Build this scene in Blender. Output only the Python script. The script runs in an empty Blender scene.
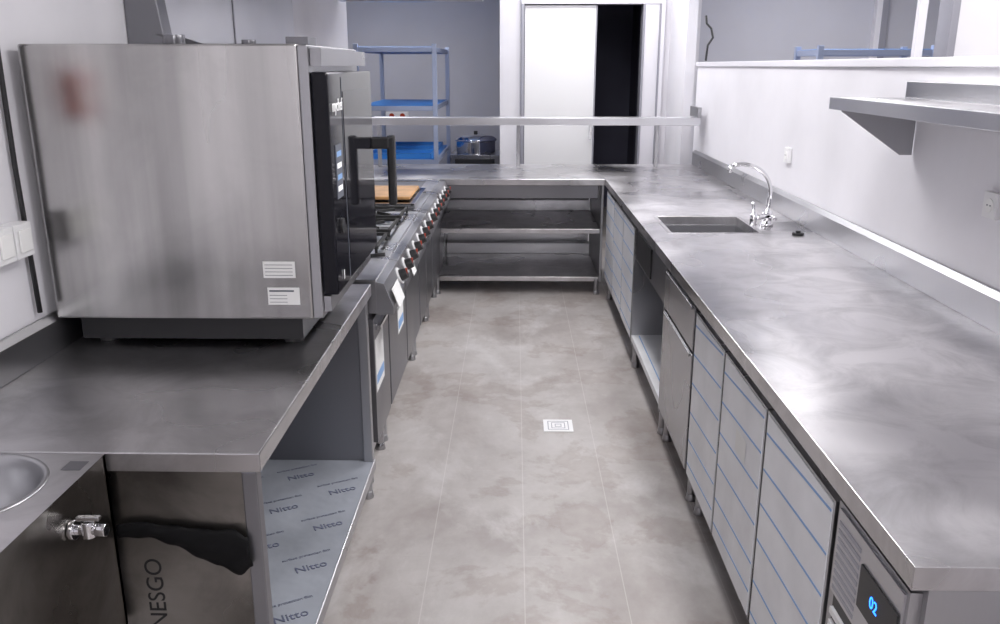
import bpy, bmesh, math, random
from mathutils import Vector, Matrix
random.seed(4)
sc=bpy.context.scene
try:
    sc.view_settings.view_transform='Standard'
    sc.view_settings.exposure=0.0
except Exception: pass

# ---------------------------------------------------------------- materials
def new_mat(name):
    m=bpy.data.materials.new(name); m.use_nodes=True
    nt=m.node_tree; b=nt.nodes['Principled BSDF']
    return m,nt,b
def flat(name,col,rough=.5,metal=0.,emit=None,es=0,trans=0,coat=0,bump=0,bscale=40,var=0.0,vscale=3,ior=None):
    m,nt,b=new_mat(name)
    b.inputs['Base Color'].default_value=(*col,1)
    b.inputs['Roughness'].default_value=rough
    b.inputs['Metallic'].default_value=metal
    b.inputs['Coat Weight'].default_value=coat
    b.inputs['Transmission Weight'].default_value=trans
    if ior: b.inputs['IOR'].default_value=ior
    if emit:
        b.inputs['Emission Color'].default_value=(*emit,1); b.inputs['Emission Strength'].default_value=es
    tc=nt.nodes.new('ShaderNodeTexCoord')
    if var>0:
        n=nt.nodes.new('ShaderNodeTexNoise'); n.inputs['Scale'].default_value=vscale; n.inputs['Detail'].default_value=5
        nt.links.new(tc.outputs['Object'],n.inputs['Vector'])
        r=nt.nodes.new('ShaderNodeValToRGB')
        r.color_ramp.elements[0].position=.3; r.color_ramp.elements[1].position=.7
        r.color_ramp.elements[0].color=(*[c*(1-var) for c in col],1)
        r.color_ramp.elements[1].color=(*[min(1,c*(1+var*.5)) for c in col],1)
        nt.links.new(n.outputs['Fac'],r.inputs['Fac']); nt.links.new(r.outputs['Color'],b.inputs['Base Color'])
    if bump>0:
        n2=nt.nodes.new('ShaderNodeTexNoise'); n2.inputs['Scale'].default_value=bscale; n2.inputs['Detail'].default_value=3
        nt.links.new(tc.outputs['Object'],n2.inputs['Vector'])
        bp=nt.nodes.new('ShaderNodeBump'); bp.inputs['Strength'].default_value=bump; bp.inputs['Distance'].default_value=.02
        nt.links.new(n2.outputs['Fac'],bp.inputs['Height']); nt.links.new(bp.outputs['Normal'],b.inputs['Normal'])
    return m
def steel(name,col=(.56,.56,.58),r0=.22,r1=.42,stretch=(1,30,30),cscale=1.6,cvar=.15,sw=.05,warp=0.0,cstretch=(1,1,1),detail=2,smudge=0.0):
    """satin stainless: smudges and broad clouds in tint and roughness, faint streaks"""
    m,nt,b=new_mat(name)
    b.inputs['Metallic'].default_value=1
    tc=nt.nodes.new('ShaderNodeTexCoord')
    mp=nt.nodes.new('ShaderNodeMapping'); mp.inputs['Scale'].default_value=stretch
    nt.links.new(tc.outputs['Object'],mp.inputs['Vector'])
    st=nt.nodes.new('ShaderNodeTexNoise'); st.inputs['Scale'].default_value=5; st.inputs['Detail'].default_value=2
    nt.links.new(mp.outputs['Vector'],st.inputs['Vector'])
    mp2=nt.nodes.new('ShaderNodeMapping'); mp2.inputs['Scale'].default_value=cstretch
    nt.links.new(tc.outputs['Object'],mp2.inputs['Vector'])
    cl=nt.nodes.new('ShaderNodeTexNoise'); cl.inputs['Scale'].default_value=cscale; cl.inputs['Detail'].default_value=detail; cl.inputs['Roughness'].default_value=.45
    nt.links.new(mp2.outputs['Vector'],cl.inputs['Vector'])
    mr=nt.nodes.new('ShaderNodeMapRange'); mr.interpolation_type='SMOOTHSTEP'; mr.inputs['From Min'].default_value=.3; mr.inputs['From Max'].default_value=.7
    mr.inputs['To Min'].default_value=r0; mr.inputs['To Max'].default_value=r1
    nt.links.new(cl.outputs['Fac'],mr.inputs['Value']); nt.links.new(mr.outputs['Result'],b.inputs['Roughness'])
    mx=nt.nodes.new('ShaderNodeMath'); mx.operation='MULTIPLY_ADD'; mx.inputs[1].default_value=sw
    nt.links.new(st.outputs['Fac'],mx.inputs[0])
    m2=nt.nodes.new('ShaderNodeMath'); m2.operation='MULTIPLY'; m2.inputs[1].default_value=1-sw
    nt.links.new(cl.outputs['Fac'],m2.inputs[0]); nt.links.new(m2.outputs[0],mx.inputs[2])
    r=nt.nodes.new('ShaderNodeValToRGB'); r.color_ramp.elements[0].position=.3; r.color_ramp.elements[1].position=.7
    r.color_ramp.elements[0].color=(*[c*(1-cvar) for c in col],1); r.color_ramp.elements[1].color=(*[min(1,c*(1+cvar*.6)) for c in col],1)
    nt.links.new(mx.outputs[0],r.inputs['Fac'])
    out=r.outputs['Color']
    if smudge>0:
        sn=nt.nodes.new('ShaderNodeTexNoise'); sn.inputs['Scale'].default_value=4.5; sn.inputs['Detail'].default_value=6; sn.inputs['Roughness'].default_value=.65; sn.inputs['Distortion'].default_value=.8
        nt.links.new(tc.outputs['Object'],sn.inputs['Vector'])
        sr=nt.nodes.new('ShaderNodeValToRGB'); sr.color_ramp.elements[0].position=.42; sr.color_ramp.elements[1].position=.66
        sr.color_ramp.elements[0].color=(1,1,1,1); sr.color_ramp.elements[1].color=(1-smudge,1-smudge,1-smudge,1)
        nt.links.new(sn.outputs['Fac'],sr.inputs['Fac'])
        mm=nt.nodes.new('ShaderNodeMixRGB'); mm.blend_type='MULTIPLY'; mm.inputs[0].default_value=1
        nt.links.new(out,mm.inputs[1]); nt.links.new(sr.outputs[0],mm.inputs[2]); out=mm.outputs[0]
    nt.links.new(out,b.inputs['Base Color'])
    if warp>0:
        wn=nt.nodes.new('ShaderNodeTexNoise'); wn.inputs['Scale'].default_value=3; wn.inputs['Detail'].default_value=1
        nt.links.new(tc.outputs['Object'],wn.inputs['Vector'])
        bp=nt.nodes.new('ShaderNodeBump'); bp.inputs['Strength'].default_value=warp; bp.inputs['Distance'].default_value=.02
        nt.links.new(wn.outputs['Fac'],bp.inputs['Height']); nt.links.new(bp.outputs['Normal'],b.inputs['Normal'])
    return m
M={}
M['top']=steel('steel_worktop',(.62,.61,.625),.23,.38,(1,10,10),cvar=.18,cscale=2.0,smudge=.24)
M['topY']=steel('steel_worktop_long',(.70,.685,.70),.22,.40,(10,1,10),cvar=.22,cscale=1.7,smudge=.26)
M['panel']=steel('steel_panel',(.45,.45,.47),.25,.40,(30,30,1),warp=.05)
M['oven']=steel('steel_oven_side',(.60,.59,.58),.17,.30,(8,8,.25),cvar=.42,cscale=1.5,sw=.12,warp=.45,cstretch=(2.8,2.8,.3),smudge=.10)  # vertical tint bands put broad brushed reflections into the steel colour
M['dark']=steel('steel_dark',(.26,.26,.28),.3,.45,(30,30,1))  # darker grey steel for doors, inner panels, duct and seams
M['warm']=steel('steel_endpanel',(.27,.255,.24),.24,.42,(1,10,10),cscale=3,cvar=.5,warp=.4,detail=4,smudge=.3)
M['chrome']=flat('chrome',(.8,.8,.82),.08,1)
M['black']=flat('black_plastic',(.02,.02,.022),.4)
M['bag']=flat('black_bag_film',(.006,.006,.007),.6,bump=.2,bscale=14,ior=1.25)
M['glass']=flat('black_glass',(.010,.010,.014),.06,0,ior=1.3)
M['film']=flat('protective_film',(.86,.87,.90),.38,.04,bump=.22,bscale=7,var=.10,vscale=5)
M['filmdark']=flat('protective_film_clear',(.48,.51,.57),.25,.4,bump=.4,bscale=6,var=.25,vscale=3)
M['blue']=flat('blue_tape',(.24,.42,.72),.5)
M['bluepl']=flat('blue_polymer_shelf',(.04,.24,.66),.45)
M['rackgrey']=flat('anodised_post',(.42,.48,.64),.4,.5)
M['white']=flat('white_plastic',(.82,.82,.83),.4)
M['label']=flat('paper_label',(.85,.85,.84),.6)
M['ink']=flat('label_ink',(.12,.13,.16),.6)
M['inkblack']=flat('film_logo_ink',(.01,.01,.012),.7)
M['inkblue']=flat('film_print',(.09,.10,.16),.6)
M['inkwhite']=flat('white_print',(.95,.95,.95),.5,emit=(1,1,1),es=.15)  # slight emission added, so the white print glows faintly
M['wall']=flat('white_wall',(.81,.80,.84),.4,bump=.03,bscale=3,var=.09,vscale=1.6)
M['grey']=flat('grey_wall',(.56,.56,.62),.6,var=.06,vscale=1.5)
M['ceil']=flat('ceiling_white',(.8,.8,.8),.8,var=.02)
M['trim']=flat('trim_white',(.78,.77,.82),.35,var=.03)
M['trimgrey']=flat('trim_grey',(.36,.36,.41),.4,.3,var=.05)
M['darkroom']=flat('dark_room_shade',(.11,.11,.16),.8,var=.1)  # darkness of the unlit room put into its wall colour
M['red']=flat('red_paint',(.42,.05,.02),.3,coat=.5)
M['iron']=flat('cast_iron',(.03,.03,.03),.6,.3,bump=.1)
M['wood']=flat('wood_board',(.55,.30,.12),.5,var=.3,vscale=8)
M['led']=flat('led_blue',(.02,.1,.9),.5,emit=(.02,.20,1.),es=4)
M['lamp']=flat('lamp_diffuser',(.9,.9,.9),.5,emit=(1,.98,.97),es=5)
M['hood']=steel('hood_steel',(.64,.64,.67),.3,.45)

def floor_mat():
    m,nt,b=new_mat('stained_floor_tiles')
    N=nt.nodes.new; L=nt.links.new
    tc=N('ShaderNodeTexCoord'); sep=N('ShaderNodeSeparateXYZ'); L(tc.outputs['Object'],sep.inputs[0])
    ad=N('ShaderNodeMath'); ad.inputs[1].default_value=.29+3.3; L(sep.outputs['X'],ad.inputs[0])
    def brick(w,ms):
        cb=N('ShaderNodeCombineXYZ'); L(sep.outputs['Y'],cb.inputs['X']); L(ad.outputs[0],cb.inputs['Y'])
        br=N('ShaderNodeTexBrick'); L(cb.outputs[0],br.inputs['Vector'])
        br.inputs['Scale'].default_value=1; br.inputs['Brick Width'].default_value=w; br.inputs['Row Height'].default_value=.33
        br.inputs['Mortar Size'].default_value=ms; br.inputs['Mortar Smooth'].default_value=.5
        return br
    def noise(scale,detail,rough,dist,loc,sca=(1,1,1)):
        mp=N('ShaderNodeMapping'); mp.inputs['Location'].default_value=loc; mp.inputs['Scale'].default_value=sca; L(tc.outputs['Object'],mp.inputs['Vector'])
        n=N('ShaderNodeTexNoise'); n.inputs['Scale'].default_value=scale; n.inputs['Detail'].default_value=detail; n.inputs['Roughness'].default_value=rough; n.inputs['Distortion'].default_value=dist
        L(mp.outputs[0],n.inputs['Vector']); return n
    def ramp(n,stops):
        r=N('ShaderNodeValToRGB'); e=r.color_ramp.elements
        e[0].position=stops[0][0]; e[0].color=(*stops[0][1],1); e[1].position=stops[-1][0]; e[1].color=(*stops[-1][1],1)
        for p,c in stops[1:-1]: k=e.new(p); k.color=(*c,1)
        L(n.outputs['Fac'],r.inputs['Fac']); return r
    br=brick(60,.0022); br2=brick(1.32,.002)
    base=ramp(noise(1.0,8,.62,.2,(0,0,0),(1.3,.8,1)),[(.30,(.27,.240,.228)),(.42,(.345,.315,.303)),(.52,(.425,.40,.39)),(.68,(.50,.478,.47))])
    # dirt film, fine and soft
    fine=ramp(noise(9,8,.7,.3,(2,7,0)),[(.3,(.90,.89,.885)),(.6,(1,1,1))])
    # brown water marks with a darker rim
    mark=ramp(noise(1.9,8,.62,.25,(1.1,.4,0)),[(.52,(1,1,1)),(.555,(.84,.80,.775)),(.60,(.91,.885,.87)),(.75,(.86,.83,.81))])
    m1=N('ShaderNodeMixRGB'); m1.blend_type='MULTIPLY'; m1.inputs[0].default_value=1; L(base.outputs[0],m1.inputs[1]); L(fine.outputs[0],m1.inputs[2])
    m2=N('ShaderNodeMixRGB'); m2.blend_type='MULTIPLY'; m2.inputs[0].default_value=.9; L(m1.outputs[0],m2.inputs[1]); L(mark.outputs[0],m2.inputs[2])
    # pale dried detergent streaks
    pale=ramp(noise(1.5,8,.65,.3,(6.3,3.2,0),(1.5,.9,1)),[(.54,(0,0,0)),(.66,(.5,.5,.5))])
    m3=N('ShaderNodeMixRGB'); L(pale.outputs[0],m3.inputs[0]); L(m2.outputs[0],m3.inputs[1]); m3.inputs[2].default_value=(.60,.585,.585,1)
    a=N('ShaderNodeMath'); a.operation='MULTIPLY'; a.inputs[1].default_value=.28; L(br.outputs['Fac'],a.inputs[0])
    c=N('ShaderNodeMath'); c.operation='MULTIPLY'; c.inputs[1].default_value=.08; L(br2.outputs['Fac'],c.inputs[0])
    x=N('ShaderNodeMath'); x.operation='MAXIMUM'; L(a.outputs[0],x.inputs[0]); L(c.outputs[0],x.inputs[1])
    mo=N('ShaderNodeMixRGB'); L(x.outputs[0],mo.inputs[0]); L(m3.outputs[0],mo.inputs[1]); mo.inputs[2].default_value=(.70,.68,.67,1)
    L(mo.outputs[0],b.inputs['Base Color'])
    b.inputs['Roughness'].default_value=.42
    return m
M['floor']=floor_mat()

# ---------------------------------------------------------------- builder
class B:
    def __init__(s,name): s.name=name; s.bm=bmesh.new(); s.mats=[]
    def mi(s,k):
        if k not in s.mats: s.mats.append(k)
        return s.mats.index(k)
    def box(s,x0,x1,y0,y1,z0,z1,mat,rot=None,bev=0):
        if x0>x1:x0,x1=x1,x0
        if y0>y1:y0,y1=y1,y0
        if z0>z1:z0,z1=z1,z0
        c=Vector(((x0+x1)/2,(y0+y1)/2,(z0+z1)/2))
        r=bmesh.ops.create_cube(s.bm,size=1)
        vs=r['verts']
        bmesh.ops.scale(s.bm,vec=(x1-x0,y1-y0,z1-z0),verts=vs)
        if rot is not None: bmesh.ops.rotate(s.bm,cent=(0,0,0),matrix=rot,verts=vs)
        bmesh.ops.translate(s.bm,vec=c,verts=vs)
        fs={f for v in vs for f in v.link_faces}
        i=s.mi(mat)
        for f in fs: f.material_index=i
        if bev>0:
            es=list({e for f in fs for e in f.edges})
            rr=bmesh.ops.bevel(s.bm,geom=es,offset=bev,segments=2,affect='EDGES',profile=.6)
            for f in rr['faces']: f.material_index=i
        return s
    def cyl(s,p0,p1,r,mat,r2=None,seg=24,smooth=True):
        p0=Vector(p0);p1=Vector(p1);d=p1-p0
        q=d.to_track_quat('Z','Y').to_matrix().to_4x4()
        q.translation=(p0+p1)/2
        o=bmesh.ops.create_cone(s.bm,cap_ends=True,segments=seg,radius1=r,radius2=r if r2 is None else r2,depth=d.length,matrix=q)
        i=s.mi(mat)
        for f in {f for v in o['verts'] for f in v.link_faces}:
            f.material_index=i
            if len(f.verts)==4 and smooth: f.smooth=True
        return s
    def prism(s,pts,vec,mat):
        vec=Vector(vec); a=[s.bm.verts.new(p) for p in pts]; c=[s.bm.verts.new(Vector(p)+vec) for p in pts]
        i=s.mi(mat); fs=[s.bm.faces.new(a),s.bm.faces.new(list(reversed(c)))]
        n=len(pts)
        for k in range(n): fs.append(s.bm.faces.new([a[k],c[k],c[(k+1)%n],a[(k+1)%n]]))
        for f in fs:f.material_index=i
        bmesh.ops.recalc_face_normals(s.bm,faces=fs)
        return s
    def tube(s,pts,r,mat,seg=12):
        pts=[Vector(p) for p in pts]; i=s.mi(mat); rings=[]; up=None
        for k,p in enumerate(pts):
            if k==0:t=pts[1]-p
            elif k==len(pts)-1:t=p-pts[k-1]
            else:t=(pts[k+1]-pts[k-1])
            t.normalize()
            if up is None:
                up=t.orthogonal().normalized()
            up=(up-t*up.dot(t)).normalized(); w=t.cross(up)
            rr=r[k] if isinstance(r,(list,tuple)) else r
            rings.append([s.bm.verts.new(p+(up*math.cos(a)+w*math.sin(a))*rr) for a in [2*math.pi*j/seg for j in range(seg)]])
        for k in range(len(rings)-1):
            for j in range(seg):
                f=s.bm.faces.new([rings[k][j],rings[k][(j+1)%seg],rings[k+1][(j+1)%seg],rings[k+1][j]]); f.material_index=i; f.smooth=True
        for rg in (list(reversed(rings[0])),rings[-1]):
            f=s.bm.faces.new(rg); f.material_index=i
        return s
    def lathe(s,c,prof,mat,seg=40,axis='Z'):
        c=Vector(c); i=s.mi(mat); rings=[]
        for (r,z) in prof:
            rings.append([s.bm.verts.new(c+Vector((max(r,.0005)*math.cos(2*math.pi*j/seg),max(r,.0005)*math.sin(2*math.pi*j/seg),z))) for j in range(seg)])
        for k in range(len(rings)-1):
            for j in range(seg):
                f=s.bm.faces.new([rings[k][j],rings[k][(j+1)%seg],rings[k+1][(j+1)%seg],rings[k+1][j]]); f.material_index=i; f.smooth=True
        return s
    def frame(s,o,h,z0,z1,mat):
        i=s.mi(mat)
        def ring(a,z): return [s.bm.verts.new(p) for p in ((a[0],a[2],z),(a[1],a[2],z),(a[1],a[3],z),(a[0],a[3],z))]
        ot,it,ob,ib=ring(o,z1),ring(h,z1),ring(o,z0),ring(h,z0)
        for k in range(4):
            n=(k+1)%4
            for q in ([ot[k],ot[n],it[n],it[k]],[ob[n],ob[k],ib[k],ib[n]],[ob[k],ob[n],ot[n],ot[k]],[ib[n],ib[k],it[k],it[n]]):
                f=s.bm.faces.new(q); f.material_index=i
        return s
    def done(s,bevel=.002,origin=True,segs=2):
        me=bpy.data.meshes.new(s.name)
        if origin and len(s.bm.verts):
            xs=[v.co for v in s.bm.verts]
            c=Vector(((min(v.x for v in xs)+max(v.x for v in xs))/2,(min(v.y for v in xs)+max(v.y for v in xs))/2,min(v.z for v in xs)))
            bmesh.ops.translate(s.bm,vec=-c,verts=s.bm.verts)
        else: c=Vector((0,0,0))
        s.bm.to_mesh(me); s.bm.free()
        for k in s.mats: me.materials.append(M[k])
        ob=bpy.data.objects.new(s.name,me); ob.location=c
        sc.collection.objects.link(ob)
        if bevel>0:
            b=ob.modifiers.new('bevel','BEVEL'); b.width=bevel; b.segments=segs; b.limit_method='ANGLE'; b.angle_limit=math.radians(50)
        return ob
def text(body,loc,rot,size,mat,parent,name,ext=.0004):
    cu=bpy.data.curves.new(name,'FONT'); cu.body=body; cu.size=size; cu.extrude=ext; cu.align_x='CENTER'; cu.align_y='CENTER'
    t=bpy.data.objects.new(name+'_c',cu); sc.collection.objects.link(t)
    bpy.context.view_layer.update()
    dg=bpy.context.evaluated_depsgraph_get()
    me=bpy.data.meshes.new_from_object(t.evaluated_get(dg)); bpy.data.objects.remove(t)
    me.materials.clear(); me.materials.append(M[mat])
    o=bpy.data.objects.new(name,me); sc.collection.objects.link(o)
    o.parent=parent
    o.location=Vector(loc)-parent.location; o.rotation_euler=rot
    return o
R=math.radians
FX=(R(90),0,R(90)); FmX=(R(90),0,R(-90)); FmY=(R(90),0,0)
def rotx(a): return Matrix.Rotation(R(a),3,'X')
def roty(a): return Matrix.Rotation(R(a),3,'Y')
def rotz(a): return Matrix.Rotation(R(a),3,'Z')

XL=-1.335; XR=1.51; CH=2.8; ZT=.87
FR=.660; FL=-.539; YB=7.2; YF=6.2; YN=1.235
# ---------------------------------------------------------------- room shell
b=B('floor'); b.box(-3.6,5.2,-2.6,10.7,-.1,0,'floor'); b.done(0,origin=False)
b=B('ceiling'); b.box(-3.6,5.2,-2.6,10.7,CH,CH+.1,'ceil'); b.done(0)
b=B('wall_left'); b.box(XL-.15,XL,-2.5,7.1,0,CH,'wall'); b.done(0)
b=B('wall_back'); b.box(-3.5,5.1,10.5,10.6,0,CH,'grey'); b.done(0)
b=B('wall_front'); b.box(-3.5,5.1,-2.6,-2.5,0,CH,'wall'); b.done(0)
b=B('wall_backroom_left'); b.box(-3.6,-3.5,-2.5,10.5,0,CH,'grey'); b.done(0)
b=B('wall_outer_right'); b.box(5.1,5.2,-2.5,10.5,0,CH,'wall'); b.done(0)
b=B('wall_right'); b.box(XR,XR+.15,-2.5,7.33,0,1.655,'wall'); b.done(.002)
b=B('trim_halfwall_cap'); b.box(XR-.015,XR+.165,-2.5,7.35,1.656,1.69,'trim'); b.done(.004)
b=B('wall_partition'); b.box(2.0,5.1,4.1,4.2,0,CH,'wall'); b.done(0)
b=B('trim_partition_post'); b.box(1.825,1.865,4.10,4.13,0,CH,'trim'); b.box(1.965,2.0,4.08,4.21,0,CH,'trimgrey'); b.done(.003)
b=B('wall_rear_right'); b.box(1.69,5.1,8.3,8.4,0,CH,'grey'); b.done(0)
b=B('trim_rear_column'); b.box(3.28,3.33,8.22,8.298,0,CH,'trim'); b.box(3.33,3.39,8.22,8.298,0,CH,'trimgrey'); b.done(.003)
b=B('wall_doorway'); b.box(-.14,.055,8.2,8.3,0,CH,'wall'); b.box(1.36,1.69,8.2,8.3,0,CH,'wall'); b.box(.055,1.36,8.2,8.3,2.25,CH,'wall')
b.box(1.42,1.50,7.4,8.2,0,CH,'wall'); b.done(0)
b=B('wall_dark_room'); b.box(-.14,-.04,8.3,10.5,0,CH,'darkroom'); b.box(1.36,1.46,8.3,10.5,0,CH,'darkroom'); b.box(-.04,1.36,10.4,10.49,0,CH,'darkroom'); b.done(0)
b=B('trim_door_frame')
b.box(.056,.085,8.16,8.31,0,2.2,'trimgrey'); b.box(1.16,1.18,8.16,8.31,0,2.2,'trimgrey'); b.box(1.18,1.31,8.17,8.31,0,2.2,'trim'); b.box(1.31,1.325,8.15,8.31,0,2.2,'trimgrey'); b.box(1.325,1.359,8.15,8.31,0,2.2,'trim')
b.box(.056,1.359,8.16,8.31,2.2,2.249,'trim'); b.done(.003)
b=B('door_1'); b.box(.09,.745,8.20,8.245,.01,2.19,'white'); b.box(.70,.72,8.16,8.2,1.0,1.14,'chrome'); b.box(.735,.748,8.19,8.25,.01,2.19,'trimgrey'); b.done(.003)

# ---------------------------------------------------------------- right worktop with sink
def legs(b,pts,z1,z0=0):
    for (x,y) in pts:
        b.cyl((x,y,z0+.025),(x,y,z1),.018,'panel'); b.cyl((x,y,z0),(x,y,z0+.03),.024,'panel',r2=.019)
b=B('sink_worktop')
SX0,SX1,SY0,SY1=.78,1.21,4.16,4.62
b.frame((FR,XR-.005,YN,YB),(SX0,SX1,SY0,SY1),ZT-.045,ZT,'topY')
zb=ZT-.2
b.box(SX0-.006,SX0,SY0,SY1,zb,ZT-.045,'panel'); b.box(SX1,SX1+.006,SY0,SY1,zb,ZT-.045,'panel')
b.box(SX0-.006,SX1+.006,SY0-.006,SY0,zb,ZT-.045,'panel'); b.box(SX0-.006,SX1+.006,SY1,SY1+.006,zb,ZT-.045,'panel')
b.box(SX0-.006,SX1+.006,SY0-.006,SY1+.006,zb-.006,zb,'panel')
b.cyl(((SX0+SX1)/2,(SY0+SY1)/2,zb),((SX0+SX1)/2,(SY0+SY1)/2,zb+.006),.04,'chrome')
for (a,c,d,e) in ((SX0-.022,SX1+.022,SY0-.022,SY0-.012),(SX0-.022,SX1+.022,SY1+.012,SY1+.022),(SX0-.022,SX0-.012,SY0-.012,SY1+.012),(SX1+.012,SX1+.022,SY0-.012,SY1+.012)):
    b.box(a,c,d,e,ZT-.001,ZT+.0015,'top')
b.done(.005)
b=B('trim_backsplash')
b.prism([(XR-.001,YN,ZT+.0005),(XR-.028,YN,ZT+.0005),(XR-.028,YN,ZT+.10),(XR-.012,YN,ZT+.12),(XR-.001,YN,ZT+.12)],(0,YB-YN,0),'panel')
b.done(.002)
b=B('shelving_counter')
b.box(XL+.01,FR-.002,YF,YB,ZT-.045,ZT,'top')
b.box(XL+.01,FR-.03,YB-.04,YB-.025,.1,ZT-.046,'panel')
for z in (.135,.50):
    b.box(-.57,FR-.025,YF+.03,YB-.045,z-.035,z,'top')
    b.box(-.57,FR-.025,YB-.15,YB-.045,z+.0,z+.09,'panel')
b.box(-.595,-.571,YF+.01,YB-.045,.1,ZT-.046,'panel')
b.box(FR-.024,FR-.006,YF+.01,YB-.045,.1,ZT-.046,'panel')
b.box(-.53,FR-.05,YF+.012,YF+.05,ZT-.14,ZT-.046,'dark')
legs(b,[(-.58,YF+.03),(.62,YF+.035),(-.55,YB-.1),(.62,YB-.1)],.12)
b.done(.003)
b=B('overshelf'); b.box(-1.15,1.46,6.86,7.14,1.225,1.262,'hood'); b.box(-1.15,1.46,6.852,6.86,1.21,1.268,'hood')
for x in (-1.1,.03,1.15): b.box(x-.015,x+.015,7.0,7.03,ZT+.001,1.225,'panel')
b.box(1.43,1.46,6.84,7.14,1.269,1.35,'panel')
b.done(.003)

def film_door(b,x,y0,y1,z0,z1,nl=6,tilt=0.0,mat='film'):
    b.box(x,x+.02,y0,y1,z0,z1,'panel')
    b.box(x-.002,x,y0+.010,y1-.010,z0+.008,z1-.008,mat)
    for k in range(nl):
        z=z0+.06+(z1-z0-.1)*k/(nl-1)+random.uniform(-.012,.012)
        b.box(x-.003,x-.002,y0+.012,y1-.012,z-.003,z+.003,'blue',rot=rotx(tilt))
b=B('storage_cabinet'); b.box(.695,1.45,4.66,6.15,.13,ZT-.047,'panel')
for k in range(3):
    y=4.67+k*.49; film_door(b,.670,y,y+.48,.15,.80,6)
legs(b,[(.71,4.70),(.71,6.1),(1.4,4.7),(1.4,6.1)],.13)
b.done(.002)
b=B('sink_base_unit')
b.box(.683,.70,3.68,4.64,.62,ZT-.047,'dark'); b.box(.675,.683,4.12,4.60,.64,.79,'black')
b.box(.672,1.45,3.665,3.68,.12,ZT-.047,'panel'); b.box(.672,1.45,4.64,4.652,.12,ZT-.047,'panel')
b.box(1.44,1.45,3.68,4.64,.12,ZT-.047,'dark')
b.box(.672,1.44,3.68,4.64,.15,.185,'film')
for i in range(4):
    b.box(.71+i*.17,.716+i*.17,3.7,4.62,.185,.1865,'blue')
legs(b,[(.70,3.70),(.70,4.62),(1.4,3.70),(1.4,4.6)],.12)
b.done(.003)
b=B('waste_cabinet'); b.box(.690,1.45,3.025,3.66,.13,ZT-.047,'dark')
b.box(.669,.690,3.035,3.65,.63,.80,'panel'); b.box(.669,.690,3.035,3.65,.145,.615,'panel')
b.box(.662,.668,3.06,3.63,.785,.80,'panel'); b.box(.662,.668,3.06,3.63,.60,.615,'panel')
legs(b,[(.71,3.06),(.71,3.62),(1.4,3.06),(1.4,3.62)],.13)
b.done(.004)
b=B('refrigerated_counter'); b.box(.698,1.45,YN+.015,3.02,.12,ZT-.047,'panel')
for (y0,y1) in ((2.57,3.01),(2.10,2.56),(1.60,2.09)):
    film_door(b,.672,y0,y1,.14,.79,6,tilt=-4)
b.box(.668,.6685,2.25,2.36,.55,.62,'label')
b.box(.676,.698,YN+.03,1.59,.14,.80,'panel')
b.box(.671,.676,YN+.04,1.575,.60,.79,'hood')
b.box(.667,.671,YN+.045,1.44,.655,.745,'black')
for i in range(9):
    b.box(.6695,.671,1.455,1.565,.61+i*.0185,.619+i*.0185,'trimgrey')
for i in range(14):
    b.box(.668,.676,YN+.06,1.56,.15+i*.031,.165+i*.031,'white')
b.box(.6755,.676,YN+.05,1.565,.145,.595,'black')
legs(b,[(.72,1.29),(.72,2.0),(.72,2.95),(1.4,1.29),(1.4,2.95)],.12)
fr=b.done(.002)
text('02',(.6665,1.37,.70),FmX,.034,'led',fr,'display_digits')
# ---------------------------------------------------------------- faucet
b=B('sink_faucet')
fx,fy=1.30,4.36
b.cyl((fx,fy,ZT+.0015),(fx,fy,ZT+.012),.034,'chrome'); b.cyl((fx,fy,ZT+.01),(fx,fy,ZT+.075),.024,'chrome')
b.tube([(fx,fy-.02,ZT+.055),(fx-.05,fy-.055,ZT+.05),(fx-.085,fy-.06,ZT+.05)],.014,'chrome')
b.cyl((fx-.085,fy-.06,ZT+.012),(fx-.085,fy-.06,ZT+.075),.018,'chrome'); b.tube([(fx-.085,fy-.06,ZT+.07),(fx-.09,fy-.06,ZT+.11),(fx-.10,fy-.075,ZT+.13)],.007,'chrome')
b.tube([(fx,fy-.02,ZT+.05),(fx+.01,fy-.06,ZT+.055),(fx+.015,fy-.10,ZT+.05)],.008,'chrome')
pts=[(fx,fy,ZT+.07),(fx+.004,fy,ZT+.14)]
for k in range(0,13):
    a=k/12*R(112); rr=.15
    pts.append((fx+.006-rr+rr*math.cos(a),fy,ZT+.17+rr*math.sin(a)*.95))
b.tube(pts,.0105,'chrome',14)
e=Vector(pts[-1]); b.cyl(e,e+Vector((-.012,0,-.03)),.012,'chrome')
b.done(0)
b=B('sink_plug'); b.cyl((1.38,4.10,ZT+.0015),(1.38,4.10,ZT+.012),.028,'black'); b.cyl((1.38,4.10,ZT+.012),(1.38,4.10,ZT+.022),.012,'black'); b.done(.001)

# ---------------------------------------------------------------- wall shelf right
b=B('wall_shelf')
SY=3.35
b.box(1.205,XR-.002,1.1,SY,1.52,1.545,'top'); b.box(1.197,1.207,1.1,SY,1.503,1.548,'hood')
b.box(XR-.03,XR-.002,1.1,SY-.0,1.545,1.605,'panel')
for y in (SY-.06,1.6):
    b.prism([(1.225,y,1.519),(XR-.003,y,1.519),(XR-.003,y,1.335),(XR-.05,y,1.335),(1.225,y,1.495)],(0,.004,0),'panel')
b.done(.002)
def outlet(name,x,y,z,s,w=.08,h=.08,mat='white'):
    b=B(name); b.box(x,x+s*.018,y-w/2,y+w/2,z-h/2,z+h/2,mat)
    b.cyl((x+s*.018,y,z),(x+s*.021,y,z),.022,'label'); b.cyl((x+s*.02,y-.009,z),(x+s*.0225,y-.009,z),.003,'ink',seg=8); b.cyl((x+s*.02,y+.009,z),(x+s*.0225,y+.009,z),.003,'ink',seg=8)
    return b.done(.003)
outlet('electrical_outlet',XR-.001,4.75,1.19,-1)
outlet('electrical_outlet.001',XR-.001,2.68,1.24,-1)
b=B('light_switch')
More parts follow.
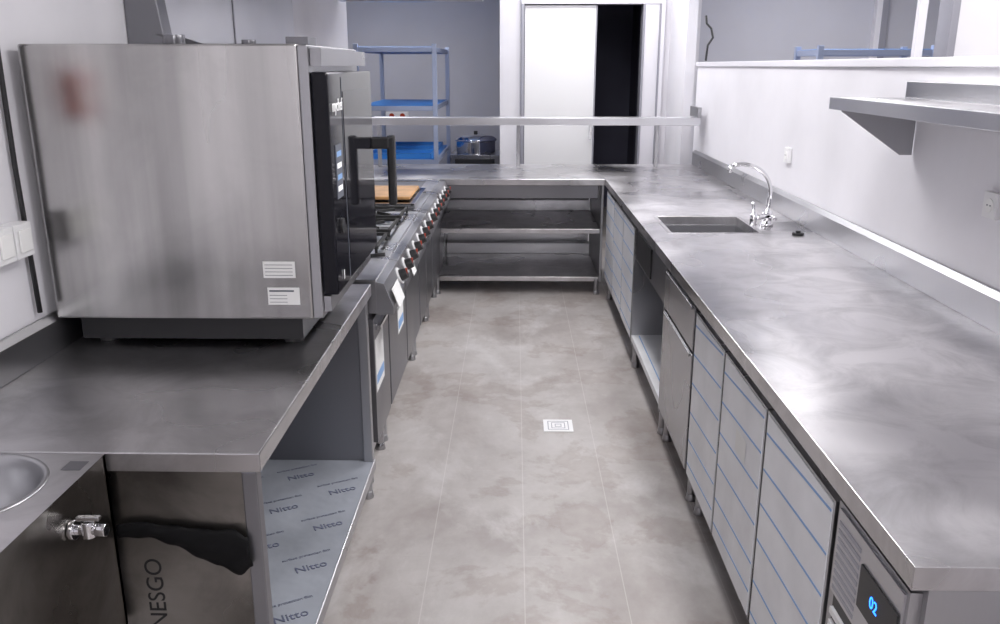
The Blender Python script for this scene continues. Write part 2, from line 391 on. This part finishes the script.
for i in range(2):
    y=2.09+i*.085; b.box(XL+.001,XL+.05,y-.04,y+.04,1.175,1.265,'white'); b.box(XL+.05,XL+.056,y-.028,y+.028,1.19,1.25,'label')
b.done(.004)
b=B('power_cable'); b.tube([(XL+.012,2.25,2.2),(XL+.012,2.252,1.8),(XL+.012,2.248,1.4),(XL+.014,2.255,1.0)],.007,'black'); b.done(0)

# ---------------------------------------------------------------- left prep table
b=B('prep_table')
Y0,Y1=1.64,3.10
b.box(XL+.01,FL,Y0,Y1,ZT-.045,ZT,'top')
b.prism([(XL+.005,Y0,ZT),(XL+.028,Y0,ZT),(XL+.028,Y0,ZT+.09),(XL+.015,Y0,ZT+.11),(XL+.005,Y0,ZT+.11)],(0,Y1-Y0,0),'panel')
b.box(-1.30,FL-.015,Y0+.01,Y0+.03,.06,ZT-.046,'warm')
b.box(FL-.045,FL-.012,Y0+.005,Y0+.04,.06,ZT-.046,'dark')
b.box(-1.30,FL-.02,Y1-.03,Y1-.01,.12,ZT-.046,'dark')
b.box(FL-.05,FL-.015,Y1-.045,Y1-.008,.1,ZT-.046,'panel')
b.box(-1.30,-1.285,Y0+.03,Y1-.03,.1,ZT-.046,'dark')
b.box(-1.29,FL-.012,Y0+.03,Y1-.02,.12,.155,'filmdark')
b.box(FL-.014,FL-.008,Y0+.03,Y1-.02,.115,.16,'panel')
legs(b,[(FL-.04,Y0+.05),(FL-.04,Y1-.04),(-1.25,Y0+.05),(-1.25,Y1-.05)],.12)
pt=b.done(.004)
for i in range(3):
    for j in range(5):
        x=-.63-i*.18; y=1.82+j*.25+(i%2)*.11
        text('Nitto',(x,y,.156),(0,0,R(28)),.046,'inkblue',pt,'film_print_%d%d'%(i,j),.0008)
        text('surface protection film',(x-.03,y+.065,.156),(0,0,R(28)),.017,'inkblue',pt,'film_caption_%d%d'%(i,j))
text('COCINESGO',(-.80,Y0+.0095,.45),(R(90),R(-90),0),.055,'inkblack',pt,'film_logo')
b=B('black_plastic_bag')
i=b.mi('bag'); nx,nz=40,10; g=[]
def lerp(pts,u):
    for k in range(len(pts)-1):
        if u<=pts[k+1][0]:
            t=(u-pts[k][0])/(pts[k+1][0]-pts[k][0]); t=t*t*(3-2*t); return pts[k][1]*(1-t)+pts[k+1][1]*t
    return pts[-1][1]
topc=[(0,.700),(.15,.708),(.4,.700),(.7,.690),(.9,.690),(1,.672)]
botc=[(0,.668),(.2,.672),(.4,.655),(.6,.622),(.75,.600),(.9,.580),(1,.600)]
for a in range(nx+1):
    row=[]
    for c in range(nz+1):
        u=a/nx; v=c/nz
        x=-.862+.285*u
        top=lerp(topc,u)+.0015*math.sin(u*31); bot=lerp(botc,u)+.003*math.sin(u*27)
        z=top+(bot-top)*v
        y=Y0-.005-.010*math.sin(v*math.pi)*(.5+.5*u)-.0015*math.sin((u*9+v*4)*3)
        row.append(b.bm.verts.new((x+.006*v*u,min(y,Y0-.003),z)))
    g.append(row)
for a in range(nx):
    for c in range(nz):
        f=b.bm.faces.new([g[a][c],g[a][c+1],g[a+1][c+1],g[a+1][c]]); f.material_index=i; f.smooth=True
o=b.done(0); sm=o.modifiers.new('sol','SOLIDIFY'); sm.thickness=.003; sm.offset=0

# ---------------------------------------------------------------- hand wash basin unit
b=B('hand_wash_sink')
hx0,hx1,hy0,hy1=XL+.01,-.868,.95,Y0-.004
cx,cy,rr=-1.075,1.475,.145
seg=64; i=b.mi('top')
outer=[];inner=[]
def rp(a):
    dx,dy=math.cos(a),math.sin(a); ts=[]
    if dx>1e-9: ts.append((hx1-cx)/dx)
    if dx<-1e-9: ts.append((hx0-cx)/dx)
    if dy>1e-9: ts.append((hy1-cy)/dy)
    if dy<-1e-9: ts.append((hy0-cy)/dy)
    t=min(ts); return cx+dx*t,cy+dy*t
angs=sorted([2*math.pi*k/seg for k in range(seg)]+[math.atan2(yy-cy,xx-cx)%(2*math.pi) for xx in (hx0,hx1) for yy in (hy0,hy1)])
for a in angs:
    p=rp(a); outer.append(b.bm.verts.new((p[0],p[1],ZT-.002))); inner.append(b.bm.verts.new((cx+rr*math.cos(a),cy+rr*math.sin(a),ZT-.002)))
n=len(angs)
for k in range(n):
    f=b.bm.faces.new([outer[k],outer[(k+1)%n],inner[(k+1)%n],inner[k]]); f.material_index=i
b.lathe((cx,cy,ZT-.002),[(rr+.010,0.0005),(rr+.008,.003),(rr+.002,.003),(rr-.003,-.002),(rr-.01,-.03),(rr-.03,-.08),(rr-.07,-.115),(.03,-.125),(.0,-.126)],'panel',48)
b.cyl((cx,cy,ZT-.127),(cx,cy,ZT-.122),.025,'chrome')
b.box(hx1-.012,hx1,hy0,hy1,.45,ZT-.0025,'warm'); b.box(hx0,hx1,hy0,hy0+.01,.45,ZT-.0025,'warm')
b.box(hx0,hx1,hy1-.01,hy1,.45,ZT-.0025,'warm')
b.box(hx0,hx0+.02,hy0,hy1,ZT-.002,ZT+.1,'panel')
b.box(hx1-.055,hx1-.015,1.56,1.60,ZT-.0018,ZT-.0010,'dark')
hw=b.done(0)
b=B('drain_valve')
vx,vy,vz=-.867,1.47,.785
b.cyl((vx,vy,vz),(vx+.010,vy,vz),.020,'chrome'); b.cyl((vx+.01,vy,vz),(vx+.055,vy,vz),.010,'chrome')
b.cyl((vx+.035,vy,vz-.014),(vx+.035,vy,vz+.02),.013,'chrome')
b.box(vx+.015,vx+.06,vy-.006,vy+.006,vz+.022,vz+.03,'chrome'); b.cyl((vx+.05,vy,vz),(vx+.07,vy,vz),.014,'chrome',seg=6)
b.done(.001)

# ---------------------------------------------------------------- combi oven
b=B('combi_oven')
ox0,ox1,oy0,oy1,oz0,oz1=-1.305,-.57,2.31,3.03,.967,1.716
b.box(ox0,ox1,oy0,oy1,oz0,oz1,'oven',bev=.006)
b.box(ox1,ox1+.028,oy0+.004,oy1-.004,oz0+.002,oz1-.002,'panel',bev=.004)
dx=ox1+.029
b.box(dx,dx+.045,oy0+.012,oy1-.01,1.035,1.645,'glass',bev=.006)
b.box(dx+.045,dx+.047,oy0+.20,oy1-.06,1.10,1.59,'glass')
b.box(dx+.0455,dx+.0465,oy0+.185,oy0+.19,1.05,1.63,'ink')
b.box(dx+.045,dx+.0475,oy0+.06,oy0+.14,1.30,1.45,'ink')
for k in range(4): b.box(dx+.0475,dx+.048,oy0+.07,oy0+.13,1.32+k*.032,1.335+k*.032,'blue' if k%2 else 'inkwhite')
b.cyl((dx+.045,oy0+.095,1.22),(dx+.053,oy0+.095,1.22),.022,'black')
b.box(dx,dx+.02,oy0+.02,oy1-.02,.985,1.03,'panel')
b.box(dx,dx+.03,oy0+.02,oy1-.02,1.66,1.705,'panel')
hy=oy1-.05
b.box(dx+.045,dx+.11,hy-.02,hy+.02,1.385,1.425,'black',bev=.006)
b.box(dx+.10,dx+.128,hy-.018,hy+.018,1.19,1.43,'black',bev=.008)
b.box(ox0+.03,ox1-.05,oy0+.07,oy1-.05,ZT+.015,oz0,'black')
for x in (ox0+.09,ox1-.09):
    for y in (oy0+.11,oy1-.09):
        b.cyl((x,y,ZT+.001),(x,y,ZT+.02),.03,'black')
b.cyl((-.98,2.55,oz1),(-.98,2.55,oz1+.03),.03,'dark'); b.cyl((-.75,2.5,oz1),(-.75,2.5,oz1+.015),.02,'dark'); b.box(-.62,-.56,2.4,2.5,oz1,oz1+.02,'dark')
b.prism([(-1.10,2.6,oz1),(-.95,2.6,oz1),(-1.06,2.6,oz1+.035)],(0,.2,0),'dark')
b.box(-.703,-.613,oy0-.0015,oy0,1.088,1.135,'label'); b.box(-.695,-.605,oy0-.0015,oy0,1.010,1.060,'label')
for k in range(4): b.box(-.698,-.62,oy0-.002,oy0-.0015,1.095+k*.01,1.0965+k*.01,'ink')
for k in range(3): b.box(-.69,-.64,oy0-.002,oy0-.0015,1.017+k*.01,1.0185+k*.01,'ink')
b.box(-.69,-.62,oy0-.002,oy0-.0015,1.048,1.053,'ink')
ov=b.done(.0015)
text('mychef',(dx+.049,oy0+.105,1.555),FX,.048,'inkwhite',ov,'logo',.0008)
text('||',(dx+.048,oy0+.09,1.08),FX,.03,'inkwhite',ov,'bottom_mark')

# ---------------------------------------------------------------- cooking line
def unit_base(b,y0,y1,door=True,n=2,labels=False):
    b.box(XL+.04,-.57,y0,y1,.15,.74,'panel')
    b.box(XL+.04,-.53,y0,y1,.74,ZT-.005,'panel')
    b.box(XL+.02,XL+.05,y0,y1,.74,ZT+.06,'panel')
    b.prism([(-.53,y0+.002,ZT-.005),(-.50,y0+.002,ZT-.012),(-.465,y0+.002,.765),(-.465,y0+.002,.735),(-.53,y0+.002,.735)],(0,y1-y0-.004,0),'panel')
    if door:
        w=(y1-y0)/n
        for k in range(n):
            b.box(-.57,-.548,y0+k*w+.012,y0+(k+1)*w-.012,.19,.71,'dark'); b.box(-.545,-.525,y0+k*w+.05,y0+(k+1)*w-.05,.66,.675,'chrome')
            b.box(-.548,-.54,y0+k*w+.055,y0+k*w+.065,.655,.68,'chrome'); b.box(-.548,-.54,y0+(k+1)*w-.065,y0+(k+1)*w-.055,.655,.68,'chrome')
    legs(b,[(-.60,y0+.04),(-.60,y1-.04),(-1.24,y0+.05),(-1.24,y1-.05)],.15)
def knobs(b,ys):
    for y in ys:
        c=Vector((-.4825,y,.812)); nrm=Vector((.087,0,.035)).normalized()
        b.cyl(c-nrm*.004,c+nrm*.006,.036,'white'); b.cyl(c+nrm*.006,c+nrm*.036,.026,'black',r2=.021); b.box(c.x+.026,c.x+.035,y-.005,y+.005,c.z+.003,c.z+.034,'red')
b=B('deep_fryer'); unit_base(b,3.15,3.55,True,1)
b.frame((XL+.04,-.53,3.15,3.55),(-1.15,-.64,3.20,3.50),ZT-.005,ZT+.004,'top')
b.box(-1.15,-.64,3.20,3.50,ZT-.004,ZT-.003,'iron')
b.tube([(-.68,3.35,ZT+.01),(-.62,3.35,ZT+.05),(-.52,3.35,ZT+.06)],.008,'black'); b.frame((-1.05,-.68,3.23,3.47),(-1.04,-.69,3.24,3.46),ZT,ZT+.02,'chrome')
b.box(-.462,-.459,3.19,3.35,.75,.83,'label',rot=roty(-20))
knobs(b,[3.47])
b.box(-.548,-.546,3.18,3.38,.40,.62,'label')
b.box(-.5465,-.5455,3.19,3.37,.43,.47,'blue')
b.done(.002)
b=B('gas_range'); unit_base(b,3.56,4.76,True,2)
b.box(XL+.05,-.54,3.57,4.75,ZT-.005,ZT+.003,'panel')
for i in range(3):
    for j in range(2):
        cxx=-.75-j*.34; cyy=3.77+i*.39
        b.cyl((cxx,cyy,ZT+.003),(cxx,cyy,ZT+.015),.06,'panel'); b.cyl((cxx,cyy,ZT+.015),(cxx,cyy,ZT+.024),.045,'iron')
        for q in (-.15,.15): b.box(cxx-.16,cxx+.16,cyy+q-.006,cyy+q+.006,ZT+.025,ZT+.04,'iron'); b.box(cxx+q-.006,cxx+q+.006,cyy-.16,cyy+.16,ZT+.025,ZT+.04,'iron')
        for q in range(4):
            a=q*math.pi/2+math.pi/4; b.box(cxx+.075*math.cos(a)-.055,cxx+.075*math.cos(a)+.055,cyy+.075*math.sin(a)-.005,cyy+.075*math.sin(a)+.005,ZT+.025,ZT+.04,'iron',rot=rotz(math.degrees(a)))
        for qx in (-.15,.15):
            for qy in (-.15,.15): b.box(cxx+qx-.006,cxx+qx+.006,cyy+qy-.006,cyy+qy+.006,ZT+.003,ZT+.03,'iron')
knobs(b,[3.67,3.86,4.05,4.24,4.43,4.62])
b.box(-.462,-.459,3.72,3.82,.75,.81,'label',rot=roty(-20))
b.done(.0015)
b=B('griddle'); unit_base(b,4.77,5.55,True,2)
b.box(XL+.05,-.54,4.78,5.54,ZT-.005,ZT+.004,'panel')
b.frame((-1.20,-.57,4.83,5.49),(-1.17,-.60,4.86,5.46),ZT+.004,ZT+.035,'chrome'); b.box(-1.17,-.60,4.86,5.46,ZT+.004,ZT+.012,'dark')
knobs(b,[4.87,5.05,5.23,5.41])
b.done(.002)
b=B('boiling_tank'); unit_base(b,5.56,6.17,True,1)
b.frame((XL+.05,-.54,5.57,6.16),(-1.1,-.63,5.65,6.08),ZT-.005,ZT+.003,'top'); b.box(-1.1,-.63,5.65,6.08,ZT-.004,ZT-.002,'dark')
knobs(b,[5.62,5.80,5.98]); b.done(.002)
b=B('wooden_board'); b.box(-.95,-.61,4.95,5.44,ZT+.0365,ZT+.056,'wood'); b.done(.006)
b=B('instruction_tag')
b.box(-.457,-.4555,3.20,3.36,.64,.735,'label'); b.box(-.4555,-.455,3.21,3.35,.655,.69,'blue'); b.box(-.4645,-.457,3.24,3.32,.73,.7345,'label'); b.done(0)

b=B('trim_wall_cladding'); b.box(XL+.001,XL+.008,3.14,5.35,ZT+.12,2.09,'hood')
b.box(XL+.008,XL+.012,4.2,4.215,ZT+.12,2.09,'dark'); b.done(0)
b=B('vent_duct'); b.prism([(XL+.002,3.05,1.70),(-1.2,3.05,1.70),(-1.26,3.05,2.2),(-1.26,3.05,CH-.002),(XL+.002,3.05,CH-.002)],(0,.08,0),'dark'); b.done(.003)
b=B('exhaust_hood')
hz=2.125
b.frame((XL+.02,-.24,3.3,6.8),(XL+.07,-.30,3.36,6.74),hz,hz+.06,'hood')
b.prism([(XL+.02,3.3,hz+.061),(-.24,3.3,hz+.061),(-.24,3.3,hz+.2),(-.6,3.3,CH-.01),(XL+.02,3.3,CH-.01)],(0,3.5,0),'hood')
for k in range(7): b.box(XL+.12,-.36,3.42+k*.47,3.82+k*.47,hz+.03,hz+.058,'panel')
b.done(.003)
b=B('red_reflection_box'); b.box(XL+.001,XL+.045,1.97,2.07,1.52,1.64,'red'); b.box(XL+.045,XL+.048,1.99,2.05,1.55,1.61,'label'); b.done(.004)  # added out of view to give the oven side its red reflection

# ---------------------------------------------------------------- racks
def rack(name,x0,x1,y0,y1,zs,trays=False):
    b=B(name)
    for x in (x0,x1):
        for y in (y0,y1):
            b.box(x-.02,x+.02,y-.02,y+.02,0,zs[-1]+.04,'rackgrey')
    for z in zs:
        b.box(x0+.016,x1-.016,y0-.012,y0+.012,z-.03,z+.012,'rackgrey'); b.box(x0+.016,x1-.016,y1-.012,y1+.012,z-.03,z+.012,'rackgrey')
        b.box(x0-.01,x0+.012,y0+.016,y1-.016,z-.03,z+.012,'rackgrey'); b.box(x1-.012,x1+.01,y0+.016,y1-.016,z-.03,z+.012,'rackgrey')
        n=max(3,int((y1-y0)/.12))
        for k in range(n):
            a=y0+.015+(y1-y0-.03)*k/n; c=y0+.015+(y1-y0-.03)*(k+1)/n-.012
            b.box(x0+.013,x1-.013,a,c,z-.012,z+.016,'bluepl')
    if trays:
        z=zs[1]
        for q in range(3): b.frame((x0+.05,x1-.05,y0+.05+q*.45,y0+.46+q*.45),(x0+.065,x1-.065,y0+.065+q*.45,y0+.445+q*.45),z+.016,z+.06,'bluepl'); b.box(x0+.06,x1-.06,y0+.06+q*.45,y0+.45+q*.45,z+.016,z+.03,'bluepl')
    return b.done(.002)
rack('storage_rack',-1.42,-.72,7.9,9.4,[.25,.82,1.30,1.81],True)
rack('storage_rack.001',2.15,2.95,6.3,6.8,[.25,.8,1.3,1.76])
b=B('steam_kettle')
kx,ky=-.40,8.9
b.box(kx-.25,kx+.25,ky-.25,ky+.25,.12,.80,'panel'); b.lathe((kx,ky,.80),[(.2,0),(.2,.12),(.215,.125),(.215,.14),(.18,.165),(.08,.19),(.0,.195)],'chrome',40)
b.cyl((kx,ky,.99),(kx,ky,1.02),.02,'black'); b.box(kx-.2,kx+.2,ky-.262,ky-.25,.64,.76,'black')
legs(b,[(kx-.22,ky-.22),(kx+.22,ky-.22),(kx-.22,ky+.22),(kx+.22,ky+.22)],.12); b.done(.003)
b=B('power_socket_strip'); b.box(-1.55,-1.28,10.46,10.499,1.04,1.13,'white')
for k in range(2): b.cyl((-1.48+k*.13,10.46,1.085),(-1.48+k*.13,10.45,1.085),.03,'red')
b.done(.003)
b=B('shower_hose'); b.tube([(1.545,7.3,2.05),(1.55,7.28,1.99),(1.585,7.26,1.95),(1.60,7.25,1.88),(1.56,7.24,1.82),(1.55,7.23,1.70)],.009,'black'); b.done(0)

b=B('floor_drain'); dxx,dyy=.215,3.77
b.box(dxx-.07,dxx+.07,dyy-.07,dyy+.07,.0005,.004,'white')
for k in range(3):
    s=.05-.017*k
    b.frame((dxx-s,dxx+s,dyy-s,dyy+s),(dxx-s+.004,dxx+s-.004,dyy-s+.004,dyy+s-.004),.004,.005,'trimgrey')
b.done(0)

# ---------------------------------------------------------------- ceiling lamps
def lamp(x,y,sx,sy,P,col=(1,.98,.99)):
    b=B('ceiling_light'); b.frame((x-sx/2-.02,x+sx/2+.02,y-sy/2-.02,y+sy/2+.02),(x-sx/2,x+sx/2,y-sy/2,y+sy/2),CH-.03,CH-.001,'trim')
    b.box(x-sx/2,x+sx/2,y-sy/2,y+sy/2,CH-.02,CH-.012,'lamp'); b.done(0)
    l=bpy.data.lights.new('panel_light','AREA'); l.shape='RECTANGLE'; l.size=sx; l.size_y=sy; l.energy=P; l.color=col
    o=bpy.data.objects.new('panel_light',l); o.location=(x,y,CH-.032); sc.collection.objects.link(o)
lamp(.2,-.6,.6,1.2,36)
lamp(.95,2.2,.3,1.2,37)
lamp(.5,4.4,.3,1.2,27)
lamp(.4,6.2,.3,1.2,22)
lamp(2.5,2.9,.6,1.2,26)
lamp(2.6,6.6,.6,1.2,24)
lamp(-1.4,8.4,1.2,.6,28)
lamp(.6,7.6,1.2,.3,15)
w=bpy.data.worlds.new('World'); sc.world=w; w.use_nodes=True
w.node_tree.nodes['Background'].inputs[0].default_value=(.8,.8,.85,1); w.node_tree.nodes['Background'].inputs[1].default_value=.4

# ---------------------------------------------------------------- camera
cd=bpy.data.cameras.new('camera'); cam=bpy.data.objects.new('camera',cd); sc.collection.objects.link(cam)
cd.sensor_width=36; cd.lens=850*36/1000; cd.clip_start=.02
cam.location=(0,0,1.66)
cam.rotation_euler=(math.pi/2-math.atan(246/850),0,.0169)
sc.camera=cam
